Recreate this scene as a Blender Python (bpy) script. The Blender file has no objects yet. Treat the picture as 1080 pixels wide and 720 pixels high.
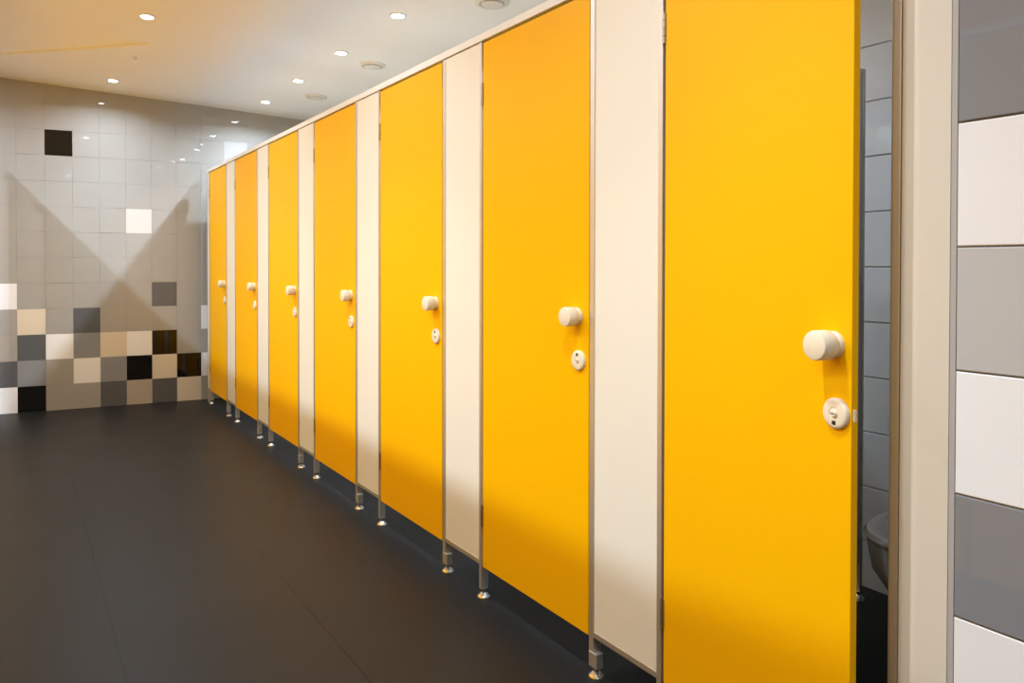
import bpy, bmesh, math, random
from mathutils import Matrix, Vector

random.seed(7)
SC = bpy.context.scene
COL = SC.collection

# ------------------------------------------------------------------ camera
CX, CY, FPX, CAM_H = 433.4683, 290.0785, 844.185, 1.14562
FWD = Vector((0.4427342, 0.8965527, -0.0134034))
RGT = Vector((0.8966310, -0.4427784, -0.0003650))
UPV = Vector((0.0062619, 0.0118561, 0.9999101))
cam = bpy.data.cameras.new('camera')
cam.sensor_width = 36.0
cam.lens = FPX / 1080.0 * 36.0
cam.shift_x = (540.0 - CX) / 1080.0
cam.shift_y = (CY - 360.0) / 1080.0
cam.clip_start = 0.02
camo = bpy.data.objects.new('camera', cam)
m = Matrix.Identity(4)
for i in range(3):
    m[i][0] = RGT[i]; m[i][1] = UPV[i]; m[i][2] = -FWD[i]
m[0][3], m[1][3], m[2][3] = 0, 0, CAM_H
camo.matrix_world = m
COL.objects.link(camo)
SC.camera = camo

# ------------------------------------------------------------------ exposure, world
SC.view_settings.view_transform = 'Standard'
SC.view_settings.look = 'None'
SC.view_settings.gamma = 1.0
SC.view_settings.exposure = 0.0
SC.view_settings.use_curve_mapping = False
world = bpy.data.worlds.new('world')
SC.world = world
world.use_nodes = True
world.node_tree.nodes['Background'].inputs[0].default_value = (0.02, 0.02, 0.02, 1)
world.node_tree.nodes['Background'].inputs[1].default_value = 0.2

LAMP_W = {'right': 10.0, 'left': 9.8, 'mid': 4.6}     # watts of each downlight, by row
LAMP_COL = (0.79, 0.94, 1.12)

# ------------------------------------------------------------------ layout (metres)
D = 1.4293              # plane of the door fronts
PITCH = 0.856
DW = 0.566              # door width
HY = [1.488, 2.341] + [2.341 + PITCH * k for k in range(1, 6)]   # hinge edges, near to far
Z_TOP, Z_BOT = 1.8975, 0.109
YF = 6.876              # far wall
XR = 2.70               # rear wall of the stalls
XL = -1.75
YN = -1.7
def zc(x): return 2.565 - 0.055 * x
TILT = math.atan(0.055)

# ------------------------------------------------------------------ materials
def mat(name, col, rough=0.5, metal=0.0, spec=0.5, coat=0.0, noise=None, bump=None, emit=None):
    mt = bpy.data.materials.new(name); mt.use_nodes = True
    nt = mt.node_tree; b = nt.nodes['Principled BSDF']
    b.inputs['Base Color'].default_value = (*col, 1)
    b.inputs['Roughness'].default_value = rough
    b.inputs['Metallic'].default_value = metal
    b.inputs['Specular IOR Level'].default_value = spec
    b.inputs['Coat Weight'].default_value = coat
    tc = nt.nodes.new('ShaderNodeTexCoord')
    if noise:
        scale, amt = noise
        n = nt.nodes.new('ShaderNodeTexNoise'); n.inputs['Scale'].default_value = scale
        n.inputs['Detail'].default_value = 5
        nt.links.new(tc.outputs['Object'], n.inputs['Vector'])
        mx = nt.nodes.new('ShaderNodeMix'); mx.data_type = 'RGBA'
        mx.inputs['A'].default_value = (*[c * (1 - amt) for c in col], 1)
        mx.inputs['B'].default_value = (*[min(1, c * (1 + amt)) for c in col], 1)
        nt.links.new(n.outputs['Fac'], mx.inputs['Factor'])
        nt.links.new(mx.outputs['Result'], b.inputs['Base Color'])
    if bump:
        scale, st = bump
        n2 = nt.nodes.new('ShaderNodeTexNoise'); n2.inputs['Scale'].default_value = scale
        n2.inputs['Detail'].default_value = 2
        nt.links.new(tc.outputs['Object'], n2.inputs['Vector'])
        bp = nt.nodes.new('ShaderNodeBump'); bp.inputs['Strength'].default_value = st
        bp.inputs['Distance'].default_value = 0.01
        nt.links.new(n2.outputs['Fac'], bp.inputs['Height'])
        nt.links.new(bp.outputs['Normal'], b.inputs['Normal'])
    if emit:
        b.inputs['Emission Color'].default_value = (*emit[0], 1)
        b.inputs['Emission Strength'].default_value = emit[1]
    return mt

YELLOW = mat('yellow_laminate', (0.97, 0.50, 0.001), 0.42, noise=(2.0, 0.01), spec=0.10, bump=(260, 0.012))
YELLOW_EDGE = mat('yellow_edge_band', (0.90, 0.40, 0.001), 0.45, spec=0.25)
CREAM = mat('cream_laminate', (0.86, 0.82, 0.70), 0.4, noise=(3.0, 0.01), spec=0.3)
ALU = mat('anodised_aluminium', (0.66, 0.62, 0.54), 0.42, metal=0.75)
RAILW = mat('white_headrail', (0.87, 0.87, 0.86), 0.45)
CHROME = mat('chrome', (0.85, 0.84, 0.80), 0.12, metal=1.0)
BRASS = mat('hinge_metal', (0.45, 0.36, 0.24), 0.35, metal=0.9)
IVORY = mat('ivory_plastic', (0.87, 0.76, 0.57), 0.38, spec=0.45)
GAP_SHADE = mat('painted_gap_shade', (0.045, 0.028, 0.014), 0.7)  # dark brown that paints the shadow in the gap over the doors
BLACKP = mat('black_plastic', (0.012, 0.012, 0.012), 0.4)
PORC = mat('white_porcelain', (0.86, 0.86, 0.85), 0.08, coat=0.3)
GROUT = mat('pale_grout', (0.36, 0.35, 0.33), 0.8)
GROUT_D = mat('grey_grout', (0.30, 0.28, 0.26), 0.8)
PILAS = mat('beige_pilaster_paint', (0.68, 0.62, 0.51), 0.45, noise=(2.0, 0.015))
FILLER = mat('beige_filler_board', (0.68, 0.61, 0.49), 0.4)
CEIL = mat('ceiling_paint', (0.88, 0.88, 0.87), 0.55, noise=(0.8, 0.01))
GREYP = mat('grey_trim', (0.42, 0.40, 0.38), 0.5)
DIVM = mat('pale_divider_laminate', (0.62, 0.62, 0.62), 0.4)
VENTM = mat('vent_enamel', (0.74, 0.70, 0.64), 0.5)
GLOW = mat('lamp_lens', (1, 1, 1), 0.5, emit=((0.90, 0.96, 1.0), 50.0))

def tile_mat(name, col, rough=0.03):
    return mat('tile_' + name, col, rough, spec=0.5, noise=(6.0, 0.012), bump=(5.0, 0.01))
T = dict(ochre=tile_mat('ochre', (0.88, 0.44, 0.01)), base=tile_mat('greige', (0.37, 0.36, 0.332)), white=tile_mat('white', (0.85, 0.87, 0.88)),
         cream=tile_mat('cream', (0.72, 0.65, 0.52)), light=tile_mat('light_grey', (0.27, 0.285, 0.30)),
         dark=tile_mat('dark_grey', (0.112, 0.118, 0.125)), black=tile_mat('black', (0.004, 0.004, 0.004)),
         tan=tile_mat('tan', (0.44, 0.40, 0.34)), stall=tile_mat('stall_grey', (0.42, 0.425, 0.43)),
         mid=tile_mat('mid_grey', (0.225, 0.235, 0.25)), pale=tile_mat('pale_grey', (0.50, 0.50, 0.49)),
         offw=tile_mat('off_white', (0.83, 0.825, 0.82)), faint=tile_mat('faint_white', (0.46, 0.46, 0.455)), soft=tile_mat('soft_white', (0.62, 0.60, 0.56)))

# ------------------------------------------------------------------ mesh helpers
class MB:
    def __init__(s): s.bm = bmesh.new(); s.mats = []
    def mi(s, m_):
        if m_ not in s.mats: s.mats.append(m_)
        return s.mats.index(m_)
    def merge(s, b2, m_, mw=None):
        me = bpy.data.meshes.new('t'); b2.to_mesh(me); b2.free()
        if mw: me.transform(mw)
        n0 = len(s.bm.faces); s.bm.from_mesh(me); bpy.data.meshes.remove(me)
        s.bm.faces.ensure_lookup_table(); k = s.mi(m_)
        for f in s.bm.faces[n0:]: f.material_index = k
    def box(s, x0, x1, y0, y1, z0, z1, m_, bev=0.0, seg=2, mw=None):
        b = bmesh.new(); bmesh.ops.create_cube(b, size=1)
        for v in b.verts:
            v.co = Vector(((x0 + x1) / 2 + v.co.x * (x1 - x0), (y0 + y1) / 2 + v.co.y * (y1 - y0), (z0 + z1) / 2 + v.co.z * (z1 - z0)))
        if bev: bmesh.ops.bevel(b, geom=b.edges[:], offset=bev, segments=seg, affect='EDGES', profile=0.5)
        s.merge(b, m_, mw); return s
    def lathe(s, prof, m_, seg=32, mw=None, sx=1, sy=1):
        """prof: (radius, height) from bottom to top round local z"""
        b = bmesh.new(); rings = []
        for r, z in prof:
            if r < 1e-6: rings.append([b.verts.new((0, 0, z))])
            else: rings.append([b.verts.new((r * sx * math.cos(2 * math.pi * i / seg), r * sy * math.sin(2 * math.pi * i / seg), z)) for i in range(seg)])
        for a, c in zip(rings, rings[1:]):
            for i in range(seg):
                j = (i + 1) % seg
                if len(a) == 1 and len(c) == 1: continue
                if len(a) == 1: b.faces.new((a[0], c[j], c[i]))
                elif len(c) == 1: b.faces.new((a[i], a[j], c[0]))
                else: b.faces.new((a[i], a[j], c[j], c[i]))
        for f in b.faces: f.smooth = True
        bmesh.ops.recalc_face_normals(b, faces=b.faces)
        s.merge(b, m_, mw); return s
    def loft(s, rings, m_, closed_top=False, closed_bot=True):
        b = bmesh.new(); R = [[b.verts.new(p) for p in r] for r in rings]; n = len(R[0])
        for a, c in zip(R, R[1:]):
            for i in range(n): b.faces.new((a[i], a[(i + 1) % n], c[(i + 1) % n], c[i]))
        if closed_bot: b.faces.new(R[0])
        if closed_top: b.faces.new(R[-1])
        for f in b.faces: f.smooth = True
        bmesh.ops.recalc_face_normals(b, faces=b.faces)
        s.merge(b, m_); return s
    def build(s, name, parent=None, loc=None, sharp=40):
        me = bpy.data.meshes.new(name); s.bm.to_mesh(me); s.bm.free()
        for m_ in s.mats: me.materials.append(m_)
        sm = [p.use_smooth for p in me.polygons]
        if any(sm):
            me.set_sharp_from_angle(angle=math.radians(sharp))
            me.polygons.foreach_set('use_smooth', sm)
        o = bpy.data.objects.new(name, me); COL.objects.link(o)
        if parent: o.parent = parent
        if loc: o.location = loc
        return o

def tag(o, label, cat, group=None):
    o['label'] = label; o['category'] = cat
    if group: o['group'] = group
    return o
def struct(o): o['kind'] = 'structure'; return o
def thing(name, label, cat, loc, rz=0.0, group=None):
    o = bpy.data.objects.new(name, None); COL.objects.link(o)
    o.empty_display_size = 0.05
    o.location = loc; o.rotation_euler = (0, 0, rz)
    return tag(o, label, cat, group)
def copy_tree(o, parent=None):
    c = o.copy(); COL.objects.link(c)
    if parent: c.parent = parent
    for ch in [x for x in bpy.data.objects if x.parent == o]: copy_tree(ch, c)
    return c
# axis helper: local +z -> world -x (things that stick out of a door front)
OUT = Matrix.Rotation(-math.pi / 2, 4, 'Y')

# ------------------------------------------------------------------ tiled walls
def tile_wall(mb, origin, u, nrm, nu, z0, z1, size, zoff, pick, grout, gap=0.0012, depth=0.006, tilt=0.004, bev=0.0018, u0=0.0, u1=None, joff=0):
    """Tiles of a wall plane: origin at floor level, u along the wall, nrm towards the room."""
    u = Vector(u); nrm = Vector(nrm); up = Vector((0, 0, 1)); o = Vector(origin)
    b = bmesh.new(); k = {}
    j = 0
    for i in range(nu):
        a0 = i * size; a1 = a0 + size
        if u1 is not None: a0, a1 = max(a0, u0), min(a1, u1)
        if a1 - a0 < 0.01: continue
        j = 0
        while zoff + j * size < z1:
            b0 = max(z0, zoff + j * size); b1 = min(z1, zoff + (j + 1) * size)
            jj = j; j += 1
            if b1 - b0 < 0.004: continue
            c = pick(i, jj + joff)
            g = gap / 2
            ta, tb = random.gauss(0, tilt), random.gauss(0, tilt)
            pts_in = []; pts_out = []
            ca, cb = (a0 + a1) / 2, (b0 + b1) / 2
            for (pa, pb, sa, sb) in ((a0 + g, b0 + g, 1, 1), (a1 - g, b0 + g, -1, 1), (a1 - g, b1 - g, -1, -1), (a0 + g, b1 - g, 1, -1)):
                qa, qb = pa + sa * bev, pb + sb * bev
                pts_out.append(b.verts.new(o + u * pa + up * pb + nrm * (depth - bev * 0.8)))
                pts_in.append(b.verts.new(o + u * qa + up * qb + nrm * (depth + (qa - ca) * ta + (qb - cb) * tb)))
            faces = [b.faces.new(pts_in)]
            for q in range(4): faces.append(b.faces.new((pts_out[q], pts_out[(q + 1) % 4], pts_in[(q + 1) % 4], pts_in[q])))
            for f in faces: f.material_index = 0; k[f] = mb.mi(T[c])
    for f, mi_ in k.items(): f.material_index = mi_
    bmesh.ops.recalc_face_normals(b, faces=b.faces)
    f0 = next(iter(k))
    me = bpy.data.meshes.new('t'); 
    for f in b.faces:
        if f.normal.dot(nrm) < 0: f.normal_flip()
    b.to_mesh(me); b.free()
    mb.bm.from_mesh(me); bpy.data.meshes.remove(me)

# far wall: boundary 0 of the tile grid stands at x = 0.00725; columns run from there
FAR = {}
def put(col, **rows):
    for r, c in rows.items(): FAR[(col, int(r[1:]))] = c
put(-1, r4='white', r1='dark', r0='white')
put(0, r3='cream', r2='dark', r1='light', r0='black')
put(1, r2='white', r10='black')
put(2, r3='dark', r2='light', r1='white')
put(3, r2='cream', r1='light', r0='dark')
put(4, r2='white', r1='black', r0='tan', r7='soft')
put(5, r4='dark', r2='black', r1='cream', r0='dark')
put(6, r1='black', r0='cream')
put(7, r3='white', r1='white')
put(8, r10='faint')
put(-2, r2='white', r0='dark', r5='dark'); put(-3, r1='cream', r0='white'); put(-4, r2='dark', r1='black')
X0T = 0.00725
c0 = 9                                      # columns left of boundary 0
mb = MB(); mb.box(XL, XR + 0.3, YF, YF + 0.12, -0.02, 2.75, GROUT)
mb.mi(GROUT)
tile_wall(mb, (X0T - 0.2 * c0, YF, 0), (1, 0, 0), (0, -1, 0), 23, 0.0, 2.75, 0.2, 0.0,
          lambda i, j: FAR.get((i - c0, j), 'base'), GROUT, gap=0.0008, depth=0.004, bev=0.0006)
struct(mb.build('wall_far'))

# near right tiled stub of wall
SX = 1.365
RT = {0: 'pale', 1: 'mid', 2: 'offw', 3: 'mid', 4: 'pale', 5: 'offw'}
ROWC = {-1: 'dark', 0: 'white', 1: 'light', 2: 'pale', 3: 'mid', 4: 'white', 5: 'pale', 6: 'offw', 7: 'mid', 8: 'offw', 9: 'pale', 10: 'white', 11: 'mid', 12: 'white', 13: 'pale'}
PATN = ['mid', 'white', 'pale', 'offw', 'mid', 'pale', 'white']
def stub_pick(i, j):
    if i == 0: return {2: 'offw', 3: 'mid', 4: 'white', 5: 'pale', 6: 'offw', 7: 'mid', 8: 'white'}.get(j, PATN[j % 7])
    return PATN[(j * 3 + i * 2) % 7]
mb = MB(); mb.box(SX + 0.004, XR, YN, 0.772, -0.02, 2.75, GROUT_D)
mb.box(1.43, XR, 0.77, 0.865, -0.02, 2.75, T['stall'])
tile_wall(mb, (SX + 0.008, 0.7715, 0), (0, -1, 0), (-1, 0, 0), 13, 0.0, 2.75, 0.2, -0.0265, stub_pick, GROUT_D,
          gap=0.0028, depth=0.008, bev=0.0016, tilt=0.0014)
struct(mb.build('wall_right'))

# rear wall of the stalls
mb = MB(); mb.box(XR, XR + 0.1, 0.865, YF, -0.02, 2.75, GROUT_D)
tile_wall(mb, (XR, 0.735, 0), (0, 1, 0), (-1, 0, 0), 32, 0.0, 2.75, 0.194, -0.028, lambda i, j: 'stall', GROUT_D, gap=0.003, depth=0.006)
struct(mb.build('wall_back'))

# wall behind the camera, outer wall of the left stalls
mb = MB(); mb.box(XL, XR, YN - 0.1, YN, -0.02, 2.75, GROUT)
tile_wall(mb, (XL, YN, 0), (1, 0, 0), (0, 1, 0), 16, 0.0, 2.75, 0.2, 0.0, lambda i, j: 'base', GROUT)
struct(mb.build('wall_near'))
mb = MB(); mb.box(XL - 0.1, XL, YN, YF, -0.02, 2.75, GROUT)
tile_wall(mb, (XL, YN, 0), (0, 1, 0), (1, 0, 0), 43, 0.0, 2.75, 0.2, 0.0, lambda i, j: 'ochre', GROUT)
struct(mb.build('wall_left'))

# facing row of stalls, just past the left edge of the frame
LX = -0.115
mb = MB(); y = 1.00; k = 0
while y < 6.70:
    w = DW if k % 2 == 0 else PITCH - DW
    y1 = min(y + w, 6.71)
    mb.box(LX - 0.028, LX, y + 0.006, y1 - 0.006, Z_BOT, Z_TOP + (0 if k % 2 == 0 else 0.006), YELLOW, 0.002)
    mb.box(LX - 0.03, LX + 0.001, y - 0.010, y + 0.012, 0.0, Z_TOP + 0.006, ALU)
    y = y1; k += 1
mb.box(LX - 0.035, LX + 0.002, 0.99, 6.71, Z_TOP + 0.008, Z_TOP + 0.035, RAILW)
struct(mb.build('wall_left_stalls'))

# ------------------------------------------------------------------ floor
def floor_mat():
    mt = bpy.data.materials.new('charcoal_floor_tile'); mt.use_nodes = True
    nt = mt.node_tree; b = nt.nodes['Principled BSDF']; N = nt.nodes; L = nt.links
    b.inputs['Roughness'].default_value = 0.4; b.inputs['Specular IOR Level'].default_value = 0.16
    tc = N.new('ShaderNodeTexCoord'); sp = N.new('ShaderNodeSeparateXYZ'); L.new(tc.outputs['Object'], sp.inputs[0])
    def math_(op, a, v=None, c=None):
        n = N.new('ShaderNodeMath'); n.operation = op
        for q, s in enumerate((a, v, c)):
            if s is None: continue
            if isinstance(s, (int, float)): n.inputs[q].default_value = s
            else: L.new(s, n.inputs[q])
        return n.outputs[0]
    def dist(coord, off):
        a = math_('ADD', coord, -off + 60.0); a = math_('MODULO', a, 0.6)
        c = math_('SUBTRACT', 0.6, a); return math_('MINIMUM', a, c)
    dx = dist(sp.outputs['X'], 0.266); dy = dist(sp.outputs['Y'], 2.32)
    # joints come and go with dirt
    n = N.new('ShaderNodeTexNoise'); n.inputs['Scale'].default_value = 1.7; n.inputs['Detail'].default_value = 3
    L.new(tc.outputs['Object'], n.inputs['Vector'])
    amt = N.new('ShaderNodeMapRange'); L.new(n.outputs['Fac'], amt.inputs[0])
    amt.inputs[1].default_value = 0.42; amt.inputs[2].default_value = 0.6
    amt.inputs[3].default_value = 0.5; amt.inputs[4].default_value = 1.0
    lx = math_('LESS_THAN', dx, 0.003)
    ly = math_('MULTIPLY', math_('LESS_THAN', dy, 0.0012), 0.45)
    line = math_('MULTIPLY', math_('MAXIMUM', lx, ly), amt.outputs[0])
    n2 = N.new('ShaderNodeTexNoise'); n2.inputs['Scale'].default_value = 2.2; n2.inputs['Detail'].default_value = 6
    L.new(tc.outputs['Object'], n2.inputs['Vector'])
    base = N.new('ShaderNodeMix'); base.data_type = 'RGBA'
    base.inputs['A'].default_value = (0.0135, 0.013, 0.0122, 1); base.inputs['B'].default_value = (0.0185, 0.018, 0.0168, 1)
    L.new(n2.outputs['Fac'], base.inputs['Factor'])
    mx = N.new('ShaderNodeMix'); mx.data_type = 'RGBA'
    L.new(line, mx.inputs['Factor']); L.new(base.outputs['Result'], mx.inputs['A'])
    mx.inputs['B'].default_value = (0.001, 0.001, 0.001, 1)
    L.new(mx.outputs['Result'], b.inputs['Base Color'])
    rr = N.new('ShaderNodeMapRange'); L.new(n2.outputs['Fac'], rr.inputs[0]); rr.inputs[3].default_value = 0.36; rr.inputs[4].default_value = 0.48
    L.new(rr.outputs[0], b.inputs['Roughness'])
    n3 = N.new('ShaderNodeTexNoise'); n3.inputs['Scale'].default_value = 120; L.new(tc.outputs['Object'], n3.inputs['Vector'])
    bp = N.new('ShaderNodeBump'); bp.inputs['Strength'].default_value = 0.04; bp.inputs['Distance'].default_value = 0.01
    L.new(n3.outputs['Fac'], bp.inputs['Height']); L.new(bp.outputs['Normal'], b.inputs['Normal'])
    return mt
mb = MB(); mb.box(XL - 0.1, XR + 0.1, YN - 0.1, YF + 0.1, -0.1, 0.0, floor_mat())
struct(mb.build('floor'))

# ------------------------------------------------------------------ ceiling with a tapering recess at the left
A = (0.773, 5.237); B = (-0.30, 6.35); C = (-0.30, 4.75)
b = bmesh.new()
def cv(x, y, dz=0.0): return b.verts.new((x, y, zc(x) + dz))
x0, x1, y0, y1 = XL - 0.1, XR + 0.1, YN - 0.1, YF + 0.1
P00, P10, P11, P01 = cv(x0, y0), cv(x1, y0), cv(x1, y1), cv(x0, y1)
a, bb_, c_ = cv(*A), cv(*B), cv(*C)
for f in ((P00, P10, a, c_), (P10, P11, a), (P11, P01, bb_, a), (P01, P00, c_, bb_)): b.faces.new(f)
MX, MY = A[0] + (C[0] - A[0]) * 0.4, A[1] + (C[1] - A[1]) * 0.4
a2, b2_, c2, m2 = cv(*A, 0.012), cv(*B, 0.009), cv(*C, 0.14), cv(MX, MY, 0.075)
b.faces.new((a2, b2_, m2)); b.faces.new((m2, b2_, c2)); b.faces.new((a, a2, m2)); b.faces.new((a, m2, c2, c_))
for p, q, r, s_ in ((a, bb_, b2_, a2), (bb_, c_, c2, b2_)): b.faces.new((p, q, r, s_))
T0 = [b.verts.new((x, y, zc(x) + 0.15)) for x, y in ((x0, y0), (x1, y0), (x1, y1), (x0, y1))]
b.faces.new(T0)
lo = [P00, P10, P11, P01]
for i in range(4): b.faces.new((lo[i], lo[(i + 1) % 4], T0[(i + 1) % 4], T0[i]))
bmesh.ops.recalc_face_normals(b, faces=b.faces)
mb = MB(); mb.merge(b, CEIL); struct(mb.build('ceiling'))

# ------------------------------------------------------------------ pilaster beside the row
def prism(pts, z0, z1, m_, name):
    b = bmesh.new(); lo = [b.verts.new((x, y, z0)) for x, y in pts]; hi = [b.verts.new((x, y, z1)) for x, y in pts]; n = len(pts)
    b.faces.new(lo); b.faces.new(hi)
    for i in range(n): b.faces.new((lo[i], lo[(i + 1) % n], hi[(i + 1) % n], hi[i]))
    bmesh.ops.recalc_face_normals(b, faces=b.faces)
    mb = MB(); mb.merge(b, m_); return mb
r = 0.016; arc = [(SX + r - r * math.cos(t), 0.848 - r + r * math.sin(t)) for t in [i * math.pi / 2 / 8 for i in range(9)]]
pil = prism([(SX, 0.781)] + arc + [(1.4425, 0.848), (1.4425, 0.781)], 0.0, zc(1.4), PILAS, 'trim_1')
struct(pil.build('trim_1', sharp=30))
mb = MB(); mb.box(SX + 0.001, 1.44, 0.7710, 0.7812, 0.0, zc(1.44) - 0.001, GREYP, 0.001)
struct(mb.build('trim_2'))
# filler board between pilaster and first stall opening
mb = MB(); mb.box(D - 0.001, D + 0.035, 0.850, 0.902, 0.0, zc(D) - 0.002, FILLER, 0.002)
struct(mb.build('trim_3'))

# ------------------------------------------------------------------ stall doors
ORD = ['nearest', 'second', 'third', 'fourth', 'fifth', 'sixth', 'seventh']
def make_door(near):
    t = thing('stall_door', '', 'door', (D, 0, 0))
    th = 0.015
    lf = MB(); lf.box(0, th, -DW + 0.002, -0.002, Z_BOT, Z_TOP, YELLOW, 0.0012, 2)
    o = lf.build('door_leaf', t)
    kz, ky = 0.998, (-0.523 if near else -0.512)
    kn = MB(); rr = 0.0275; ln = 0.046
    prof = [(0, 0), (0.0255, 0), (0.0255, 0.006), (0.0235, 0.008), (0.0235, 0.012), (rr - 0.0012, 0.014), (rr, 0.016), (rr, ln - 0.004), (rr - 0.0012, ln - 0.0012), (rr - 0.004, ln), (0, ln)]
    kn.lathe(prof, IVORY, 40, Matrix.Translation((0, ky, kz)) @ OUT)
    kn.build('knob', t)
    py, pz = (-0.533 if near else -0.523), 0.874
    pl = MB(); R = 0.0285
    pl.lathe([(0, 0), (R, 0), (R, 0.005), (R - 0.002, 0.0075), (R - 0.006, 0.0085), (0.012, 0.0085), (0.0115, 0.0075), (0.0, 0.0075)], IVORY, 40, Matrix.Translation((0, py, pz)) @ OUT)
    lk = pl.build('lock_plate', t)
    s = -1 if near else 1
    w = MB(); w.box(-0.0092, -0.0080, py - 0.0042, py + 0.0042, pz + s * 0.017 - 0.0036, pz + s * 0.017 + 0.0036, BLACKP, 0.0005)
    w.build('indicator_window', lk)
    sc_ = MB(); sc_.lathe([(0.0065, 0), (0.0065, 0.0032), (0.0055, 0.0042), (0.0, 0.0042)], IVORY, 24, Matrix.Translation((-0.0075, py, pz)) @ OUT)
    sc_.box(-0.0122, -0.0114, py - 0.0048, py + 0.0048, pz - 0.0007, pz + 0.0007, BLACKP)
    sc_.build('coin_slot', lk)
    if near:
        q = MB(); q.box(0.004, 0.010, -DW - 0.0005, -DW + 0.004, pz - 0.011, pz + 0.011, IVORY, 0.001)
        q.build('latch_bolt', t)
    for z in (0.284, 1.723):
        h_ = MB()
        for e in range(4):
            za = z - 0.037 + e * 0.0185
            h_.lathe([(0, 0), (0.0052, 0.0003), (0.0052, 0.0172), (0, 0.0175)], BRASS, 14, Matrix.Translation((-0.001, 0.002, za)))
        h_.lathe([(0, 0), (0.003, 0.001), (0.0035, 0.004), (0, 0.0055)], CHROME, 12, Matrix.Translation((-0.001, 0.002, z + 0.037)))
        h_.box(-0.0010, 0.0002, -0.0055, -0.001, z - 0.036, z + 0.036, BRASS)
        h_.build('hinge', t)
    return t
doorN = make_door(True)
doorN.location = (D, HY[0], 0); doorN.rotation_euler = (0, 0, -math.radians(9.3))
doorN['label'] = 'nearest yellow stall door, standing ajar beside the beige pilaster'
doorN['group'] = 'yellow stall doors'
door0 = make_door(False)
DL = ['second yellow stall door from the camera, shut, with round ivory knob',
      'third yellow stall door from the camera, between two cream panels',
      'fourth yellow stall door from the camera, middle one of the seven',
      'fifth yellow stall door from the camera, third from the far wall',
      'sixth yellow stall door from the camera, last but one in the row',
      'farthest and narrowest looking yellow stall door, next to the tiled far wall']
for k in range(6):
    t = door0 if k == 0 else copy_tree(door0)
    t.location = (D, HY[k + 1], 0); t['label'] = DL[k]; t['group'] = 'yellow stall doors'

# ------------------------------------------------------------------ fixed panels with posts and feet
PW = HY[1] - DW - HY[0]        # opening between a latch edge and the next hinge edge (0.287)
def foot_mb(y, big=0.0225):
    f = MB()
    f.lathe([(0, 0), (big, 0), (big, 0.0025), (big * 0.9, 0.0055), (0.0135, 0.0115), (0.010, 0.015), (0.0078, 0.016), (0.0078, 0.03), (0, 0.03)],
            CHROME, 28, Matrix.Translation((0.013, y, 0)))
    return f
def make_panel(width, hinge_post=True):
    """Local y = 0 at the hinge post of the nearer door; y = width at the latch post of the farther door."""
    t = thing('partition_panel', '', 'partition', (D, 0, 0))
    pw = 0.022
    bd = MB(); bd.box(0.0015, 0.0265, pw, width - pw, 0.128, Z_TOP + 0.005, CREAM, 0.001)
    bd.build('board', t)
    br = MB(); br.box(-0.001, 0.028, pw, width - pw, 0.112, 0.128, ALU, 0.001)
    br.build('bottom_rail', t)
    hp = MB(); hp.box(-0.001, 0.028, 0.007, pw, 0.028, Z_TOP + 0.006, ALU, 0.0012)
    a_ = hp.build('post', t)
    foot_mb(0.0125).build('foot', a_)
    lp = MB(); lp.box(-0.001, 0.026, width - pw, width - 0.003, 0.040, Z_TOP + 0.006, ALU, 0.0012)
    a_ = lp.build('post', t)
    foot_mb(width - 0.019).build('foot', a_)
    bk = MB(); bk.box(-0.0025, 0.022, width - pw - 0.016, width - 0.004, 0.028, 0.070, ALU, 0.0015)
    bk.build('clamp', a_)
    return t
p0 = make_panel(PW)
PL = ['nearest and widest looking cream panel, between the first and second yellow doors',
      'second cream panel from the camera, between the second and third yellow doors',
      'third cream panel from the camera, between the third and fourth yellow doors',
      'fourth cream panel from the camera, between the fourth and fifth yellow doors',
      'fifth cream panel from the camera, between the fifth and sixth yellow doors',
      'thin sliver of cream panel between the last two yellow doors']
for k in range(6):
    t = p0 if k == 0 else copy_tree(p0)
    t.location = (D, HY[k], 0); t['label'] = PL[k]; t['group'] = 'cream partition panels'
# narrow end strip by the far wall
t = thing('partition_panel', 'narrow pale end strip of the stall row at its far tiled end', 'partition', (D, HY[6], 0))
bd = MB(); bd.box(0.0015, 0.0265, 0.025, 0.082, 0.118, Z_TOP + 0.005, CREAM, 0.001); bd.build('board', t)
hp = MB(); hp.box(-0.001, 0.028, 0.003, 0.025, 0.028, Z_TOP + 0.006, ALU, 0.0012); a_ = hp.build('post', t); foot_mb(0.0125).build('foot', a_)
hp = MB(); hp.box(-0.002, 0.028, 0.082, 0.092, 0.0, Z_TOP + 0.006, ALU, 0.0012); a_ = hp.build('post', t)
# latch side jamb of the nearest opening
t = thing('door_jamb', 'bronze toned metal jamb strip beside the gap of the open nearest door', 'door frame', (D, HY[0] - DW, 0))
jm = MB(); jm.box(-0.001, 0.034, -0.0185, -0.001, 0.0, Z_TOP + 0.006, ALU, 0.0015)
jm.box(0.034, 0.050, -0.0185, -0.001, 0.0, Z_TOP + 0.006, ALU, 0.001)
jm.build('jamb', t)

# headrail along the whole row
mb = MB(); mb.box(-0.003, 0.030, HY[0] - DW - 0.018, 6.712, Z_TOP + 0.0088, Z_TOP + 0.034, RAILW, 0.0015)
mb.box(0.0295, 0.040, HY[0] - DW - 0.018, 6.712, Z_TOP - 0.03, Z_TOP + 0.030, GAP_SHADE)  # added rear lip, coloured dark to stand in for shade in the gap
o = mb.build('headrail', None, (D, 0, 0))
tag(o, 'long white headrail running along the top of all the yellow doors and cream panels', 'rail')

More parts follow.
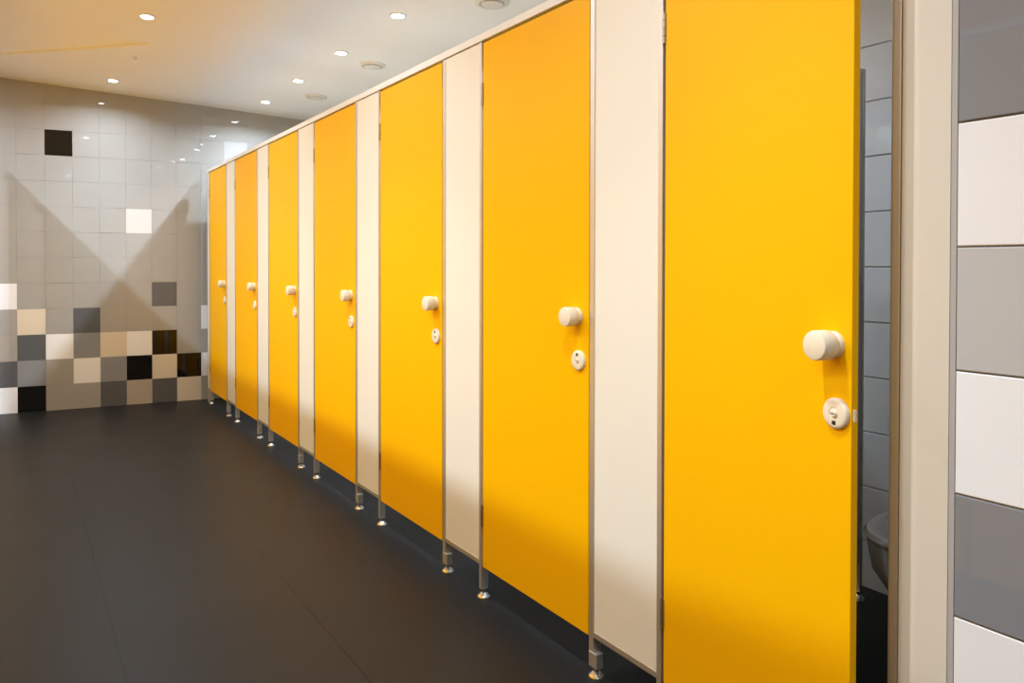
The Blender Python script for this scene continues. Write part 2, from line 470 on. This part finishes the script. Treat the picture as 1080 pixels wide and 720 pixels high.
# dividers between stalls
DZ = 1.805
DVL = ['pale divider wall behind the open nearest door, with grey metal edge, seen through its gap']
for k in range(0, 7):
    y = (HY[k + 1] - DW - 0.012) if k < 6 else 6.70
    lab = DVL[0] if k == 0 else 'pale divider board between stalls, behind the %s cream panel, only glimpsed below' % ORD[k]
    if k == 6: lab = 'pale divider board closing the far end of the stall row'
    t = thing('stall_divider', lab, 'partition', (D, y, 0), group='stall dividers')
    e = MB(); e.box(0.041, 1.140, -0.008, 0.008, 0.135, DZ - 0.016, DIVM, 0.001); e.build('board', t)
    e = MB(); e.box(0.041, 1.152, -0.010, 0.010, DZ - 0.016, DZ, ALU, 0.001)
    e.build('top_rail', t)
    e = MB(); e.box(1.140, 1.152, -0.010, 0.010, 0.028, DZ - 0.016, ALU, 0.001)
    a_ = e.build('post', t)
    e = MB(); e.lathe([(0, 0), (0.0225, 0), (0.0225, 0.003), (0.020, 0.007), (0.0145, 0.016), (0.0085, 0.021), (0.0085, 0.03), (0, 0.03)], CHROME, 24, Matrix.Translation((1.142, 0, 0)))
    e.build('foot', a_)

# ------------------------------------------------------------------ toilet in the first stall
def ring(cx, cy, rx_f, rx_b, ry, z, n=40):
    pts = []
    for i in range(n):
        a_ = 2 * math.pi * i / n; c, s = math.cos(a_), math.sin(a_)
        rx = rx_b if c > 0 else rx_f
        sq = (abs(s) ** 0.9) * (1 if s > 0 else -1)
        pts.append((cx + rx * c, cy + ry * sq, z))
    return pts
TY = 1.285; TX = 2.30
t = thing('toilet', 'white wall hung toilet inside the nearest stall, seen through the gap beside the open door', 'toilet', (0, 0, 0))
mb = MB()
mb.loft([ring(TX + 0.14, TY, 0.12, 0.235, 0.10, 0.07), ring(TX + 0.12, TY, 0.17, 0.255, 0.115, 0.10), ring(TX + 0.06, TY, 0.23, 0.315, 0.145, 0.21),
         ring(TX + 0.01, TY, 0.272, 0.365, 0.174, 0.32), ring(TX, TY, 0.278, 0.375, 0.178, 0.385), ring(TX, TY, 0.28, 0.375, 0.180, 0.402),
         ring(TX, TY, 0.27, 0.37, 0.172, 0.406), ring(TX, TY, 0.215, 0.20, 0.125, 0.404), ring(TX, TY, 0.20, 0.19, 0.115, 0.385), ring(TX + 0.02, TY, 0.12, 0.12, 0.07, 0.25)], PORC, closed_top=True)
mb.build('bowl', t)
mb = MB()
mb.loft([ring(TX, TY, 0.285, 0.22, 0.185, 0.408), ring(TX, TY, 0.288, 0.222, 0.188, 0.416), ring(TX, TY, 0.278, 0.215, 0.180, 0.426),
         ring(TX, TY, 0.215, 0.16, 0.125, 0.426), ring(TX, TY, 0.205, 0.15, 0.115, 0.418), ring(TX, TY, 0.205, 0.15, 0.115, 0.408), ring(TX, TY, 0.285, 0.22, 0.185, 0.408)], PORC, closed_bot=False)
mb.build('seat', t)
mb = MB(); mb.box(XR - 0.14, XR - 0.001, TY - 0.17, TY + 0.17, 0.40, 0.425, PORC, 0.008, 3); mb.build('hinge_block', t)

# ------------------------------------------------------------------ ceiling fittings
def make_light():
    t = thing('ceiling_light', '', 'light', (0, 0, 0))
    rm = MB(); rm.lathe([(0.033, -0.0005), (0.046, -0.0005), (0.046, -0.003), (0.043, -0.006), (0.035, -0.006), (0.033, -0.004), (0.033, -0.0005)], RAILW, 32)
    rm.build('trim_ring', t)
    ln = MB(); ln.lathe([(0.0, -0.003), (0.034, -0.002)], GLOW, 32)
    ln.build('lens', t)
    return t
light0 = make_light(); first = True
SR_Y = [0.42, 1.27, 2.13, 2.99, 3.85, 4.68, 5.52, 6.36]
MID_Y = [-0.55, 1.20, 2.94, 4.67, 6.40]
spots = []
for i, y in enumerate(SR_Y[2:]): spots.append((1.825, y, LAMP_W['right'], 'right'))
for i, y in enumerate(MID_Y): spots.append((0.665, y, LAMP_W['mid'], 'mid'))
for i, y in enumerate(SR_Y): spots.append((-0.76, y, LAMP_W['left'], 'left'))
LL = {('right', 3.85): 'brightest recessed downlight near the top centre, nearest of the row above the stalls',
      ('right', 4.68): 'recessed downlight above the stalls, just left of the nearer round vent',
      ('right', 5.52): 'recessed downlight above the stalls, just left of the farther round vent',
      ('right', 6.36): 'farthest small downlight above the stalls, close to the tiled far wall',
      ('mid', 4.67): 'large bright downlight at the upper left on the amber tinted ceiling',
      ('mid', 6.40): 'downlight at the left close to the far wall, above the black tile'}
for (x, y, w, row) in spots:
    t = light0 if first else copy_tree(light0); first = False
    t.location = (x, y, zc(x)); t.rotation_euler = (0, TILT, 0)
    t['label'] = LL.get((row, y), 'recessed round downlight outside the picture, in the %s row of the ceiling' % row)
    t['group'] = {'right': 'downlights above the stalls', 'mid': 'downlights along the corridor', 'left': 'downlights above the facing stalls'}[row]
    ld = bpy.data.lights.new('downlight_beam', 'AREA'); ld.shape = 'DISK'; ld.size = 0.06
    ld.energy = w * (0.55 if y > 6.2 else 1.0); ld.color = LAMP_COL; ld.spread = math.radians({'mid': 84, 'right': 155, 'left': 178}[row])
    lo_ = bpy.data.objects.new('downlight_beam', ld); COL.objects.link(lo_)
    lo_.parent = t; lo_.location = (0, 0, -0.008)

def make_vent():
    t = thing('air_vent', '', 'vent', (0, 0, 0))
    a1 = MB(); a1.lathe([(0.062, -0.0005), (0.086, -0.0005), (0.087, -0.004), (0.080, -0.010), (0.066, -0.012), (0.060, -0.006), (0.058, -0.0005)], VENTM, 40)
    a1.build('outer_ring', t)
    a2_ = MB(); a2_.lathe([(0.0, -0.004), (0.030, -0.006), (0.052, -0.010), (0.0545, -0.013), (0.050, -0.016), (0.030, -0.018), (0.0, -0.0185)], VENTM, 40)
    a2_.build('centre_disc', t)
    return t
v0 = make_vent()
for i, (x, y, lab) in enumerate(((2.10, 4.82, 'nearer round ceiling vent, right of the downlights'), (2.10, 5.92, 'smaller looking farther round ceiling vent, next to the farthest downlight'),
                                 (2.13, 3.40, 'round ceiling vent cut off by the top edge of the picture'))):
    t = v0 if i == 0 else copy_tree(v0)
    t.location = (x, y, zc(x)); t.rotation_euler = (0, TILT, 0); t['label'] = lab; t['group'] = 'round ceiling vents'

mb = MB(); mb.lathe([(0.020, 0.0), (0.020, -0.003), (0.012, -0.006), (0.006, -0.008), (0.006, -0.020), (0.012, -0.022), (0.012, -0.024), (0, -0.024)], CHROME, 24)
o = mb.build('sprinkler', None, (0.72, 5.62, zc(0.72)))
tag(o, 'tiny bright sprinkler head on the ceiling, by the point of the wedge shaped recess', 'sprinkler')
